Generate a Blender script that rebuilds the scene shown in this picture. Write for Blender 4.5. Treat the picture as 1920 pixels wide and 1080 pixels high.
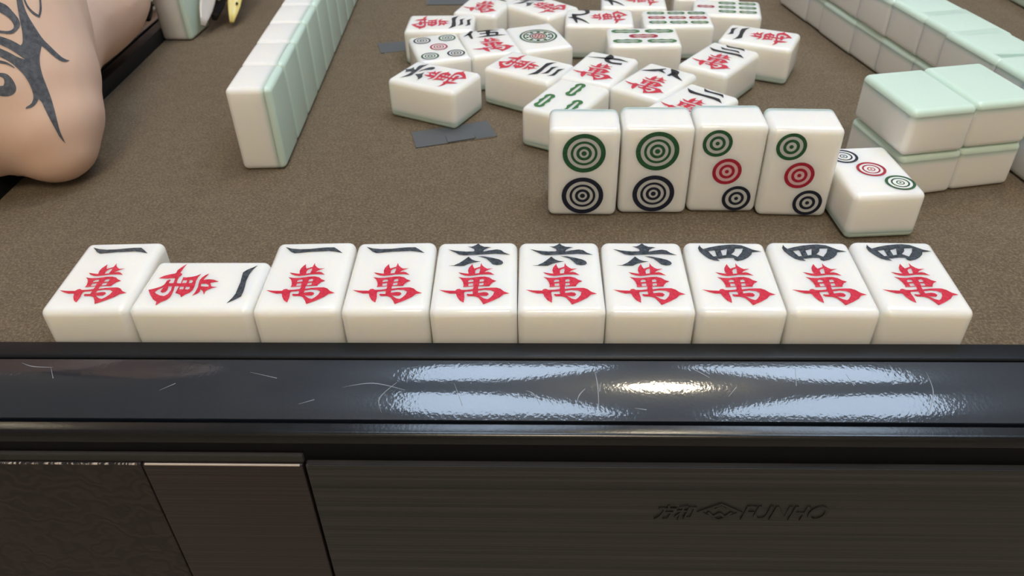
import bpy, bmesh, math, random
from mathutils import Vector, Matrix
from mathutils.geometry import tessellate_polygon, delaunay_2d_cdt
from mathutils.bvhtree import BVHTree

for o in list(bpy.data.objects):
    bpy.data.objects.remove(o)
random.seed(7)
scene = bpy.context.scene
COL = scene.collection
U = 0.03                       # one tile width = 3 cm; layout below is written in tile widths
TW, TH, TT = 0.99, 1.405, 0.712  # tile width, length, thickness
R = math.radians

# ------------------------------------------------------------------ camera
FPX = 1487.607
PITCH, YAW, ROLL = 0.6534, -0.0401, -0.02396
CAM = Vector((0.228, -6.837, 6.284))
fwd = Vector((math.sin(YAW) * math.cos(PITCH), math.cos(YAW) * math.cos(PITCH), -math.sin(PITCH)))
rt = Vector((math.cos(YAW), -math.sin(YAW), 0.0))
up = rt.cross(fwd)
right = math.cos(ROLL) * rt + math.sin(ROLL) * up
upv = -math.sin(ROLL) * rt + math.cos(ROLL) * up
cam_data = bpy.data.cameras.new('camera')
cam_data.sensor_width = 36.0
cam_data.lens = FPX / 1920.0 * 36.0
cam_data.clip_start = 0.01
cam_data.clip_end = 50.0
cam_data.dof.use_dof = True
cam_data.dof.focus_distance = 0.275
cam_data.dof.aperture_fstop = 26.0
cam = bpy.data.objects.new('camera', cam_data)
COL.objects.link(cam)
M = Matrix((right, upv, -fwd)).transposed().to_4x4()
M.translation = CAM * U
cam.matrix_world = M
scene.camera = cam

# ------------------------------------------------------------------ world, exposure
world = bpy.data.worlds.new('world')
scene.world = world
world.use_nodes = True
world.node_tree.nodes['Background'].inputs[0].default_value = (0.9, 0.95, 1.0, 1)
world.node_tree.nodes['Background'].inputs[1].default_value = 0.1
scene.view_settings.view_transform = 'Standard'
scene.view_settings.look = 'None'
scene.view_settings.gamma = 1.0
scene.view_settings.use_curve_mapping = False
scene.view_settings.exposure = 0.03
PETAL_POWER = 10.0      # radiance of the four white lamp petals
BULB_POWER = 60.0      # radiance of the warm lamp in their middle

FRONT_FILL_POWER = 18.5     # radiance of the added warm fill disc, unseen on the ceiling behind the camera

# ------------------------------------------------------------------ materials
def lin(c):
    return tuple(((v / 255.0) / 12.92 if v <= 10 else ((v / 255.0 + 0.055) / 1.055) ** 2.4) for v in c) + (1.0,)

class Mat:
    def __init__(s, name, rgb, rough=0.5, spec=0.5, sss=0.0, sss_radius=(1, 0.6, 0.35), sss_scale=0.003, coat=0.0, ior=1.5, metal=0.0):
        s.m = bpy.data.materials.new(name)
        s.m.use_nodes = True
        s.nt = s.m.node_tree
        s.b = s.nt.nodes['Principled BSDF']
        s.set('Base Color', lin(rgb) if max(rgb) > 1.0 else tuple(rgb) + (1.0,))
        s.set('Roughness', rough); s.set('Specular IOR Level', spec); s.set('IOR', ior); s.set('Metallic', metal)
        if sss:
            s.set('Subsurface Weight', sss); s.set('Subsurface Radius', sss_radius); s.set('Subsurface Scale', sss_scale)
        if coat:
            s.set('Coat Weight', coat); s.set('Coat Roughness', 0.05)
    def set(s, k, v): s.b.inputs[k].default_value = v
    def node(s, t, **kw):
        n = s.nt.nodes.new(t)
        for k, v in kw.items():
            if k in n.inputs: n.inputs[k].default_value = v
            else: setattr(n, k, v)
        return n
    def link(s, a, b): s.nt.links.new(a, b)
    def coords(s, scale=(1, 1, 1)):
        tc = s.node('ShaderNodeTexCoord'); mp = s.node('ShaderNodeMapping')
        mp.inputs['Scale'].default_value = scale
        s.link(tc.outputs['Object'], mp.inputs['Vector'])
        return mp.outputs['Vector']
    def noise(s, vec, scale, detail=3, rough=0.6):
        n = s.node('ShaderNodeTexNoise'); n.inputs['Scale'].default_value = scale
        n.inputs['Detail'].default_value = detail; n.inputs['Roughness'].default_value = rough
        s.link(vec, n.inputs['Vector'])
        return n.outputs['Fac']
    def ramp(s, fac, stops):
        n = s.node('ShaderNodeValToRGB')
        e = n.color_ramp.elements
        while len(e) < len(stops): e.new(0.5)
        for i, (p, c) in enumerate(stops):
            e[i].position = p; e[i].color = lin(c)
        s.link(fac, n.inputs['Fac'])
        return n.outputs['Color']
    def bump(s, height, strength=0.2, dist=0.0005):
        n = s.node('ShaderNodeBump'); n.inputs['Strength'].default_value = strength; n.inputs['Distance'].default_value = dist
        s.link(height, n.inputs['Height']); s.link(n.outputs['Normal'], s.b.inputs['Normal'])
    def mix(s, fac, a, b, mode='MIX'):
        n = s.node('ShaderNodeMix', data_type='RGBA', blend_type=mode)
        if hasattr(fac, 'links'): s.link(fac, n.inputs[0])
        else: n.inputs[0].default_value = fac
        for k, v in ((6, a), (7, b)):
            if hasattr(v, 'links'): s.link(v, n.inputs[k])
            else: n.inputs[k].default_value = v
        return n.outputs[2]

MT = {}
def simple(name, rgb, **kw):
    MT[name] = Mat(name, rgb, **kw)
    return MT[name]

m = simple('tile_white', (241, 240, 236), rough=0.14, sss=0.85, sss_radius=(1, 0.82, 0.55), sss_scale=0.007)
v = m.coords(); m.bump(m.noise(v, 160, 2), 0.03, 0.0004)
# the white resin shades into the mint backing over about a millimetre
sp = m.node('ShaderNodeSeparateXYZ'); m.link(v, sp.inputs[0])
mr = m.node('ShaderNodeMapRange', interpolation_type='SMOOTHSTEP')
mr.inputs[1].default_value = (-TT / 2 + 0.095) * U; mr.inputs[2].default_value = (-TT / 2 + 0.20) * U
mr.inputs[3].default_value = 1.0; mr.inputs[4].default_value = 0.0
m.link(sp.outputs[2], mr.inputs[0])
m.link(m.mix(mr.outputs[0], lin((241, 240, 236)), lin((206, 228, 213))), m.b.inputs['Base Color'])
m = simple('tile_mint', (208, 231, 219), rough=0.18, sss=0.3, sss_radius=(0.6, 1, 0.8), sss_scale=0.003)
v = m.coords(); m.bump(m.noise(v, 160, 2), 0.03, 0.0004)
def paint(name, a, b, rough=0.3):
    m = simple(name, a, rough=rough, spec=0.4)
    v = m.coords()
    n = m.noise(v, 900, 3)
    m.link(m.ramp(n, [(0.35, a), (0.68, b)]), m.b.inputs['Base Color'])
    m.bump(n, 0.25, 0.0004)
paint('red_paint', (188, 28, 54), (218, 62, 84))
paint('red_edge', (140, 16, 38), (164, 26, 48))
paint('black_paint', (34, 40, 48), (82, 90, 100))
paint('black_edge', (22, 26, 32), (36, 40, 48))
paint('green_paint', (30, 74, 44), (44, 96, 60), 0.4)
paint('green_edge', (24, 60, 36), (34, 78, 48), 0.4)
paint('stick_green', (46, 100, 56), (70, 128, 74), 0.4)
paint('navy_paint', (20, 26, 42), (34, 40, 58), 0.4)
paint('dark_red_paint', (150, 22, 44), (176, 38, 60), 0.4)
simple('engraved_grey', (190, 193, 193), rough=0.4)
simple('engraved_pink', (214, 176, 182), rough=0.4)

m = simple('felt', (104, 87, 66), rough=0.95, spec=0.15)
v = m.coords()
fine = m.noise(v, 900, 4, 0.75); mid = m.noise(v, 120, 4, 0.7); big = m.noise(v, 14, 4, 0.6)
c1 = m.ramp(fine, [(0.32, (54, 45, 34)), (0.5, (101, 87, 69)), (0.68, (158, 141, 117))])
c2 = m.ramp(mid, [(0.3, (80, 67, 51)), (0.7, (122, 107, 87))])
c3 = m.ramp(big, [(0.3, (95, 80, 62)), (0.7, (110, 96, 78))])
cc = m.mix(0.35, c1, c2); cc = m.mix(0.25, cc, c3)
m.link(cc, m.b.inputs['Base Color'])
m.set('Sheen Weight', 0.15)
m.bump(fine, 0.6, 0.0006)

def gloss_black(name, rgb, rough, bump_s, ior):
    m = simple(name, rgb, rough=rough, ior=ior)
    v = m.coords()
    n = m.noise(v, 900, 1, 0.5)
    m.bump(n, bump_s, 0.0004)
    v2 = m.coords((1, 1, 1))
    r_ = m.node('ShaderNodeMapRange'); r_.inputs[3].default_value = rough * 0.8; r_.inputs[4].default_value = rough * 1.9
    m.link(m.noise(v2, 60, 4, 0.7), r_.inputs[0]); m.link(r_.outputs[0], m.b.inputs['Roughness'])
    return m
mg = gloss_black('rail_gloss', (18, 25, 35), 0.26, 0.06, 1.4)
mg.set('Coat Weight', 0.85); mg.set('Coat Roughness', 0.07); mg.set('Coat IOR', 1.65)
mg.link(mg.b.inputs['Normal'].links[0].from_socket, mg.b.inputs['Coat Normal'])
gloss_black('rail_inner', (17, 20, 25), 0.3, 0.06, 1.33)
gloss_black('rail_lip', (9, 11, 14), 0.16, 0.05, 1.5)
simple('fascia_black', (8, 9, 11), rough=0.55, spec=0.15)
m = simple('scratch', (128, 134, 142), rough=0.5)
simple('groove', (6, 7, 8), rough=0.7)
m = simple('ledge', (46, 45, 44), rough=0.85)
v = m.coords(); m.bump(m.noise(v, 700, 4), 0.6, 0.0006)

def brushed(name, dark, light):
    m = simple(name, dark, rough=0.42, spec=0.45)
    v = m.coords((2.0, 1, 900))
    n = m.noise(v, 1.0, 5, 0.75)
    base = m.ramp(n, [(0.36, dark), (0.62, light), (0.72, tuple(min(255, c + 16) for c in light))])
    m.link(base, m.b.inputs['Base Color'])
    m.bump(n, 0.35, 0.0004)
    return m
brushed('panel_brushed', (20, 20, 20), (54, 53, 52))
brushed('panel_brushed_brown', (24, 18, 18), (54, 45, 44))
m = simple('panel_ornament', (50, 40, 40), rough=0.5, spec=0.4)
v = m.coords()
w = m.node('ShaderNodeTexWave', wave_type='RINGS')
for k, val in (('Scale', 40.0), ('Distortion', 18.0), ('Detail', 2.0), ('Detail Scale', 2.2)): w.inputs[k].default_value = val
m.link(v, w.inputs['Vector'])
m.link(m.ramp(w.outputs['Fac'], [(0.2, (33, 27, 28)), (0.8, (43, 35, 36))]), m.b.inputs['Base Color'])
m.bump(w.outputs['Fac'], 0.35, 0.0004)
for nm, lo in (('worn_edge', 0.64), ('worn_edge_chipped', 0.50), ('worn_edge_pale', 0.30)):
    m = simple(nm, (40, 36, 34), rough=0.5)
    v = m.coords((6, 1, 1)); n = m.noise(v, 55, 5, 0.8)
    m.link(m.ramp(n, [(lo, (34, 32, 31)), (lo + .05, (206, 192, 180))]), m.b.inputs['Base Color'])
simple('emboss', (33, 32, 32), rough=0.4)
m = simple('tape', (82, 86, 90), rough=0.42, spec=0.5)
v = m.coords(); m.bump(m.noise(v, 300, 3), 0.15, 0.0003)
m = simple('skin', (230, 188, 162), rough=0.5, spec=0.35, sss=0.2, sss_radius=(1, 0.4, 0.2), sss_scale=0.004)
v = m.coords(); n = m.noise(v, 18, 4)
m.link(m.ramp(n, [(0.3, (238, 202, 182)), (0.7, (246, 216, 198))]), m.b.inputs['Base Color'])
m.bump(m.noise(v, 700, 3), 0.12, 0.0003)
m = simple('tattoo_ink', (72, 76, 86), rough=0.55, spec=0.3)
v = m.coords(); n = m.noise(v, 500, 4, 0.7)
m.link(m.ramp(n, [(0.35, (80, 86, 98)), (0.7, (116, 120, 130))]), m.b.inputs['Base Color'])
simple('cloth_red', (88, 16, 34), rough=0.8)
simple('hair', (28, 22, 20), rough=0.5)
simple('nail_grey', (206, 204, 204), rough=0.2)
simple('nail_yellow', (238, 222, 140), rough=0.25)
simple('nail_black', (18, 20, 26), rough=0.15)
simple('gem', (225, 228, 232), rough=0.12, metal=0.8)
simple('wall_paint', (236, 235, 232), rough=0.9)
simple('wall_wood', (206, 194, 174), rough=0.6)
simple('ceiling_paint', (240, 241, 243), rough=0.9)
simple('floor_tile', (168, 160, 150), rough=0.5)
simple('wood_dark', (60, 42, 32), rough=0.5)
simple('lamp_frame', (120, 124, 130), rough=0.35)
def emit(name, rgb, strength):
    m = simple(name, (240, 240, 240))
    m.set('Emission Color', lin(rgb)); m.set('Emission Strength', strength)
emit('petal_light', (207, 229, 255), PETAL_POWER)
emit('warm_fill', (255, 238, 212), FRONT_FILL_POWER)  # glow of the added fill disc, not of a known lamp
emit('bulb_light', (255, 238, 205), BULB_POWER)

# ------------------------------------------------------------------ helpers
def link(o, parent=None):
    COL.objects.link(o)
    if parent is not None: o.parent = parent
    return o

def empty(name, loc, rotz=0.0, label=None, cat=None, group=None):
    o = bpy.data.objects.new(name, None)
    o.empty_display_size = 0.01
    o.location = Vector(loc) * U
    o.rotation_euler = (0, 0, rotz)
    link(o)
    tag(o, label, cat, group)
    return o

def tag(o, label=None, cat=None, group=None, kind=None):
    if label: o['label'] = label
    if cat: o['category'] = cat
    if group: o['group'] = group
    if kind: o['kind'] = kind
    return o

def mesh_from_bm(name, bm, *mats, smooth=False):
    me = bpy.data.meshes.new(name)
    bm.normal_update()
    bm.to_mesh(me); bm.free()
    for x in mats: me.materials.append(MT[x].m)
    if smooth:
        for p in me.polygons: p.use_smooth = True
    return me

def part(name, me, parent=None, loc=(0, 0, 0), rot=(0, 0, 0)):
    o = bpy.data.objects.new(name, me)
    o.location = Vector(loc) * U
    o.rotation_euler = rot
    return link(o, parent)

def box_bm(x0, x1, y0, y1, z0, z1, bevel=0.0, seg=2):
    bm = bmesh.new()
    bmesh.ops.create_cube(bm, size=1.0)
    for vv in bm.verts:
        vv.co = Vector((x0 + (vv.co.x + .5) * (x1 - x0), y0 + (vv.co.y + .5) * (y1 - y0), z0 + (vv.co.z + .5) * (z1 - z0))) * U
    if bevel:
        bmesh.ops.bevel(bm, geom=bm.edges[:], offset=bevel * U, segments=seg, affect='EDGES', profile=0.5)
    return bm

def box(name, x0, x1, y0, y1, z0, z1, mat, parent=None, bevel=0.0, seg=2):
    """box in the parent's space; mesh origin at its centre so that texture space is local"""
    cx, cy, cz = (x0 + x1) / 2, (y0 + y1) / 2, (z0 + z1) / 2
    bm = box_bm(x0 - cx, x1 - cx, y0 - cy, y1 - cy, z0 - cz, z1 - cz, bevel, seg)
    return part(name, mesh_from_bm(name, bm, mat, smooth=False), parent, (cx, cy, cz))

def poly_faces(bm, loops, z, mi=0):
    """flat filled polygon with holes, units in tile widths"""
    tris = tessellate_polygon([[Vector((x, y, 0)) for x, y in l] for l in loops])
    pts = [p for l in loops for p in l]
    vs = [bm.verts.new((x * U, y * U, z * U)) for x, y in pts]
    out = []
    for t in tris:
        a, b, c = (vs[i] for i in t)
        ar = (b.co - a.co).cross(c.co - a.co).z
        if abs(ar) < 1e-14: continue
        try: f = bm.faces.new((a, b, c) if ar > 0 else (a, c, b))
        except ValueError: continue
        f.material_index = mi
        out.append(f)
    return out

EPS = 0.004
ZF = TT / 2 + EPS
def glyph_mesh(name, polys, mats, inset=0.010, z=ZF):
    bm = bmesh.new()
    for loops in polys:
        fs = poly_faces(bm, loops, z, 0)
        if inset:
            r_ = bmesh.ops.inset_region(bm, faces=fs, thickness=inset * U, depth=0.003 * U, use_even_offset=False, use_boundary=True)
            for f in fs: f.material_index = 1
            for f in r_['faces']: f.material_index = 0
    return mesh_from_bm(name, bm, *mats)

def brush(pts, widths, n=5):
    """tapered brush stroke outline along a polyline (smoothed)"""
    P = [Vector(p) for p in pts]
    S, Wd = [], []
    for i in range(len(P) - 1):
        p0 = P[max(i - 1, 0)]; p1 = P[i]; p2 = P[i + 1]; p3 = P[min(i + 2, len(P) - 1)]
        for k in range(n):
            t = k / n
            S.append(0.5 * ((2 * p1) + (p2 - p0) * t + (2 * p0 - 5 * p1 + 4 * p2 - p3) * t * t + (3 * p1 - p0 - 3 * p2 + p3) * t ** 3))
            Wd.append(widths[i] * (1 - t) + widths[i + 1] * t)
    S.append(P[-1]); Wd.append(widths[-1])
    L, Rr = [], []
    for i, s in enumerate(S):
        d = (S[min(i + 1, len(S) - 1)] - S[max(i - 1, 0)])
        d.normalize()
        nrm = Vector((-d.y, d.x))
        L.append(tuple(s + nrm * Wd[i] / 2)); Rr.append(tuple(s - nrm * Wd[i] / 2))
    return [L + Rr[::-1]]
# ------------------------------------------------------------------ engraved characters, in tile widths on the face
WAN = [[[[-0.206,0.027],[-0.127,0.007],[-0.081,-0.001],[-0.091,0.062],[-0.083,0.118],[-0.063,0.158],[-0.044,0.195],[-0.033,0.142],[-0.018,0.099],[0.016,0.118],[0.051,0.137],[0.061,0.214],[0.078,0.157],[0.11,0.117],[0.137,0.096],[0.208,0.1],[0.16,0.077],[0.126,0.053],[0.106,0.022],[0.149,0.034],[0.181,0.018],[0.229,-0.032],[0.151,-0.018],[0.058,-0.02],[-0.017,-0.037],[-0.073,-0.046],[-0.128,-0.035],[-0.17,-0.011]],[[-0.003,0.057],[0.017,0.089],[0.051,0.105],[0.053,0.069],[0.044,0.006],[-0.003,-0.001]]],[[[-0.201,-0.066],[-0.138,-0.083],[-0.055,-0.084],[0.038,-0.064],[0.112,-0.06],[0.167,-0.08],[0.202,-0.119],[0.254,-0.15],[0.211,-0.176],[0.184,-0.218],[0.174,-0.248],[0.045,-0.25],[0.044,-0.3],[0.122,-0.285],[0.195,-0.278],[0.259,-0.278],[0.303,-0.301],[0.345,-0.353],[0.408,-0.39],[0.337,-0.407],[0.294,-0.463],[0.211,-0.527],[0.115,-0.587],[0.091,-0.527],[0.053,-0.462],[0.018,-0.44],[-0.009,-0.435],[-0.063,-0.435],[-0.085,-0.412],[-0.076,-0.391],[-0.044,-0.396],[-0.013,-0.396],[-0.016,-0.34],[-0.106,-0.351],[-0.114,-0.373],[-0.104,-0.461],[-0.11,-0.552],[-0.154,-0.511],[-0.189,-0.446],[-0.206,-0.388],[-0.22,-0.38],[-0.269,-0.384],[-0.332,-0.358],[-0.407,-0.311],[-0.323,-0.325],[-0.219,-0.33],[-0.201,-0.302],[-0.173,-0.294],[-0.146,-0.314],[-0.078,-0.314],[-0.014,-0.3],[-0.01,-0.25],[-0.132,-0.263],[-0.127,-0.224],[-0.139,-0.163],[-0.162,-0.109]],[[-0.079,-0.141],[-0.056,-0.118],[-0.019,-0.121],[-0.014,-0.156],[-0.075,-0.168]],[[0.057,-0.121],[0.092,-0.106],[0.107,-0.126],[0.104,-0.157],[0.055,-0.164]],[[-0.071,-0.194],[-0.019,-0.187],[-0.017,-0.237],[-0.072,-0.242]],[[0.055,-0.187],[0.103,-0.18],[0.104,-0.225],[0.053,-0.237]],[[0.046,-0.333],[0.121,-0.318],[0.193,-0.327],[0.232,-0.357],[0.221,-0.411],[0.186,-0.469],[0.159,-0.494],[0.115,-0.476],[0.063,-0.425],[0.112,-0.433],[0.148,-0.433],[0.172,-0.401],[0.155,-0.369],[0.119,-0.36],[0.047,-0.374]]]]
SIX = [[[[-0.122,0.61],[-0.068,0.605],[-0.028,0.636],[0.009,0.678],[0.04,0.632],[0.083,0.6],[0.174,0.586],[0.126,0.565],[0.086,0.531],[0.075,0.492],[0.153,0.517],[0.242,0.537],[0.294,0.52],[0.335,0.465],[0.411,0.412],[0.323,0.424],[0.228,0.438],[0.131,0.431],[-0.005,0.42],[-0.159,0.409],[-0.217,0.426],[-0.265,0.471],[-0.359,0.547],[-0.255,0.513],[-0.138,0.495],[-0.051,0.495],[-0.033,0.506],[-0.037,0.549],[-0.069,0.579]]],[[[-0.34,0.186],[-0.266,0.193],[-0.199,0.248],[-0.141,0.322],[-0.099,0.38],[-0.055,0.317],[-0.008,0.283],[0.056,0.27],[-0.028,0.249],[-0.086,0.225],[-0.143,0.178],[-0.229,0.178]]],[[[0.012,0.389],[0.091,0.382],[0.185,0.352],[0.27,0.315],[0.315,0.273],[0.326,0.229],[0.302,0.198],[0.254,0.187],[0.198,0.207],[0.163,0.267],[0.118,0.334]]]]
ONE = [[[[-0.37,0.611],[-0.292,0.575],[-0.19,0.555],[-0.053,0.557],[0.063,0.576],[0.151,0.585],[0.242,0.584],[0.288,0.539],[0.367,0.449],[0.269,0.483],[0.189,0.501],[0.091,0.495],[-0.035,0.491],[-0.122,0.477],[-0.228,0.463],[-0.281,0.499]]]]
FOUR = [[[[-0.31,0.635],[-0.298,0.58],[-0.274,0.546],[-0.197,0.582],[-0.085,0.622],[0.035,0.646],[0.114,0.654],[0.198,0.638],[0.257,0.595],[0.323,0.539],[0.422,0.499],[0.302,0.478],[0.285,0.429],[0.232,0.362],[0.167,0.311],[0.096,0.285],[0.067,0.306],[0.061,0.35],[-0.014,0.352],[-0.102,0.331],[-0.14,0.33],[-0.113,0.28],[-0.174,0.292],[-0.235,0.327],[-0.289,0.407],[-0.33,0.491],[-0.336,0.562]],[[-0.219,0.496],[-0.139,0.518],[-0.136,0.388],[-0.175,0.379],[-0.206,0.454]],[[-0.068,0.516],[0.015,0.551],[-0.018,0.415],[-0.063,0.401]],[[0.102,0.532],[0.117,0.56],[0.208,0.563],[0.178,0.478],[0.113,0.376],[0.046,0.43],[0.096,0.498]]]]
def shifted(polys, sx=1, sy=1, dx=0, dy=0):
    return [[[(x * sx + dx, y * sy + dy) for x, y in l] for l in p] for p in polys]
TWO = shifted(ONE, 0.62, 0.8, 0.06, 0.13) + shifted(ONE, 1.05, 1.0, 0, -0.17)
THREE = shifted(ONE, 0.6, 0.75, 0.03, 0.19) + shifted(ONE, 0.6, 0.75, 0.0, 0.04) + shifted(ONE, 1.05, 1.0, 0, -0.25)
SEVEN = [brush([(-.42, .36), (-.1, .42), (.16, .47), (.38, .42)], [.0, .06, .08, .0]),
         brush([(-.06, .63), (-.02, .52), (-.02, .36), (.1, .27), (.30, .29)], [.02, .15, .09, .07, .09])]
EIGHT = [brush([(-.42, .24), (-.22, .38), (-.08, .56)], [.0, .10, .02]), brush([(-.14, .44), (.02, .36)], [.1, .0]),
         brush([(.0, .60), (.12, .52), (.2, .38), (.42, .24)], [.02, .15, .1, .0]), brush([(.14, .5), (.10, .3)], [.1, .05])]
NINE = [brush([(-.04, .64), (-.06, .5), (-.2, .34), (-.42, .2)], [.03, .11, .07, .0]),
        brush([(-.36, .46), (-.1, .5), (.14, .53)], [.03, .08, .09]),
        brush([(.12, .56), (.14, .38), (.24, .25), (.4, .26), (.42, .38)], [.14, .08, .08, .1, .0])]
FIVE = [brush([(-.22, .64), (-.3, .5), (-.44, .38)], [.06, .08, .0]), brush([(-.3, .5), (-.3, .22)], [.08, .04]),
        brush([(-.12, .58), (.1, .58), (.34, .55)], [.05, .07, .0]), brush([(.1, .58), (.04, .3)], [.1, .05]),
        brush([(-.1, .44), (.1, .45), (.24, .43), (.22, .3)], [.04, .06, .08, .04]), brush([(-.2, .26), (.1, .29), (.42, .24)], [.0, .09, .0])]

ONE, FOUR, SIX = (shifted(g, 1, 0.95, 0, -0.012) for g in (ONE, FOUR, SIX))
GLYPH = {}
for nm, poly in (('one', ONE), ('two', TWO), ('three', THREE), ('four', FOUR), ('five', FIVE), ('six', SIX), ('seven', SEVEN), ('eight', EIGHT), ('nine', NINE)):
    GLYPH[nm] = glyph_mesh('numeral_' + nm, poly, ('black_edge', 'black_paint'), 0.015 if nm in ('one', 'four', 'six') else 0.0)
WAN_ME = glyph_mesh('wan_character', WAN, ('red_edge', 'red_paint'), 0.011)

def circle(r, cx=0, cy=0, n=40):
    return [(cx + r * math.cos(2 * math.pi * i / n), cy + r * math.sin(2 * math.pi * i / n)) for i in range(n)]
def dot_mesh(name, r, fr, dark, grey):
    """engraved concentric rings: fr = ring radii from outside in, dark first"""
    bm = bmesh.new()
    for i in range(len(fr)):
        loops = [circle(r * fr[i])]
        if i + 1 < len(fr): loops.append(circle(r * fr[i + 1]))
        poly_faces(bm, loops, ZF - (0.002 if i % 2 else 0), i % 2)
    return mesh_from_bm(name, bm, dark, grey)
R4 = (1, .78, .62, .50, .36, .22, .12); R3 = (1, .76, .54, .34, .14)
DOT = {}
for c, dk, gr in (('green', 'green_paint', 'engraved_grey'), ('navy', 'navy_paint', 'engraved_grey'), ('red', 'dark_red_paint', 'engraved_pink')):
    DOT['big_' + c] = dot_mesh('dot_big_' + c, .30, R4, dk, gr)
    DOT['mid_' + c] = dot_mesh('dot_mid_' + c, .205, R3, dk, gr)
    DOT['thin_' + c] = dot_mesh('dot_thin_' + c, .20, (1, .80, .62, .50, .28, .20, .08), dk, 'tile_white')
    DOT['small_' + c] = dot_mesh('dot_small_' + c, .17, (1, .80, .60, .46, .30, .14), dk, 'tile_white')
# the wheel of the one-dot tile
bm = bmesh.new()
poly_faces(bm, [circle(.37), circle(.335)], ZF, 0)
poly_faces(bm, [circle(.30), circle(.27)], ZF, 0)
for i in range(10):
    a = 2 * math.pi * i / 10
    poly_faces(bm, [circle(.035, .225 * math.cos(a), .225 * math.sin(a), 10)], ZF, 0)
poly_faces(bm, [circle(.175), circle(.15)], ZF, 0)
WHEEL = mesh_from_bm('wheel', bm, 'green_paint')
bm = bmesh.new()
poly_faces(bm, [circle(.13), circle(.105)], ZF, 0)
for i in range(6):
    a = 2 * math.pi * i / 6
    poly_faces(bm, [circle(.026, .065 * math.cos(a), .065 * math.sin(a), 8)], ZF, 0)
poly_faces(bm, [circle(.022)], ZF, 0)
WHEEL_RED = mesh_from_bm('wheel_centre', bm, 'dark_red_paint')

def stick_mesh(name, ln, wd, mats, rim=.22):
    """bamboo stick: bumpy outline ring with a pale core"""
    n = 44
    out, inn = [], []
    for i in range(n):
        a = 2 * math.pi * i / n
        c, s = math.cos(a), math.sin(a)
        y = ln / 2 * (abs(s) ** .7) * (1 if s >= 0 else -1)
        x = wd / 2 * (abs(c) ** .45) * (1 if c >= 0 else -1) * (0.86 + 0.16 * math.cos(3 * math.pi * y / (ln / 2) * .95))
        out.append((x, y))
        inn.append((wd * rim * (abs(c) ** .5) * (1 if c >= 0 else -1) * .62, y * .74))
    bm = bmesh.new()
    poly_faces(bm, [out, inn], ZF, 0)
    return mesh_from_bm(name, bm, *mats)
STICK = {'g_long': stick_mesh('stick_green', .56, .2, ('stick_green',)), 'r_long': stick_mesh('stick_red', .56, .2, ('dark_red_paint',)),
         'g': stick_mesh('stick_green_short', .36, .17, ('stick_green',)), 'r': stick_mesh('stick_red_short', .36, .17, ('dark_red_paint',))}

# ------------------------------------------------------------------ tile body and back (shared meshes)
def rounded_half(name, z0, z1, mat):
    bm = box_bm(-TW / 2, TW / 2, -TH / 2, TH / 2, -TT / 2, TT / 2, 0.095, 6)
    g = bm.verts[:] + bm.edges[:] + bm.faces[:]
    if z1 < TT / 2:
        bmesh.ops.bisect_plane(bm, geom=g, plane_co=(0, 0, z1 * U), plane_no=(0, 0, 1), clear_outer=True)
    else:
        bmesh.ops.bisect_plane(bm, geom=g, plane_co=(0, 0, z0 * U), plane_no=(0, 0, -1), clear_outer=True)
    bmesh.ops.holes_fill(bm, edges=[e for e in bm.edges if e.is_boundary])
    return mesh_from_bm(name, bm, mat, smooth=False)
ZB = -TT / 2 + 0.10
BODY_ME = rounded_half('tile_body', ZB, TT / 2, 'tile_white')
BACK_ME = rounded_half('tile_back', -TT / 2, ZB, 'tile_mint')
for me in (BODY_ME, BACK_ME):
    for p in me.polygons: p.use_smooth = True
    try: me.set_sharp_from_angle(angle=R(40))
    except Exception: pass

POSE = {'up': ((0, 0, TT / 2), (0, 0, 0)), 'down': ((0, 0, TT / 2), (math.pi, 0, 0)), 'stand': ((0, 0, TH / 2), (math.pi / 2, 0, 0))}
def tile(x, y, deg, label, marks=(), pose='up', z=0.0, group=None, tilt=None):
    root = empty('mahjong_tile', (x, y, z + 0.002), R(deg), label, 'mahjong tile', group)
    if tilt: root.rotation_euler = (R(tilt[0]), R(tilt[1]), R(deg))
    loc, rot = POSE[pose]
    part('body', BODY_ME, root, loc, rot)
    part('back_layer', BACK_ME, root, loc, rot)
    for nm, me, mx, my in marks:
        o = part(nm, me, root, loc, rot)
        off = Vector((mx, my, 0)); off.rotate(o.rotation_euler)
        o.location += off * U
    return root
def wan(n): return [('numeral_character', GLYPH[n], 0, 0), ('wan_character', WAN_ME, 0, 0)]
def dots(kind, lst): return [('dot', DOT[kind + c], x, y) for c, x, y in lst]
def sticks(lst): return [('bamboo_stick', STICK[k], x, y) for k, x, y in lst]

# ------------------------------------------------------------------ the room
FZ = -25.0; CZ = 53.0
RX0, RX1, RY0, RY1 = -62.0, 82.0, -55.0, 85.0
tag(box('floor', RX0, RX1, RY0, RY1, FZ - 2, FZ, 'floor_tile'), kind='structure')
tag(box('ceiling', RX0, RX1, RY0, RY1, CZ, CZ + 2, 'ceiling_paint'), kind='structure')
tag(box('wall_left', RX0 - 2, RX0, RY0, RY1, FZ - 2, CZ + 2, 'wall_paint'), kind='structure')
tag(box('wall_right', RX1, RX1 + 2, RY0, RY1, FZ - 2, CZ + 2, 'wall_paint'), kind='structure')
tag(box('wall_back', RX0 - 2, RX1 + 2, RY1, RY1 + 2, FZ - 2, CZ + 2, 'wall_paint'), kind='structure')
tag(box('wall_front', RX0 - 2, RX1 + 2, RY0 - 2, RY0, FZ - 2, CZ + 2, 'wall_wood'), kind='structure')

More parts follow.
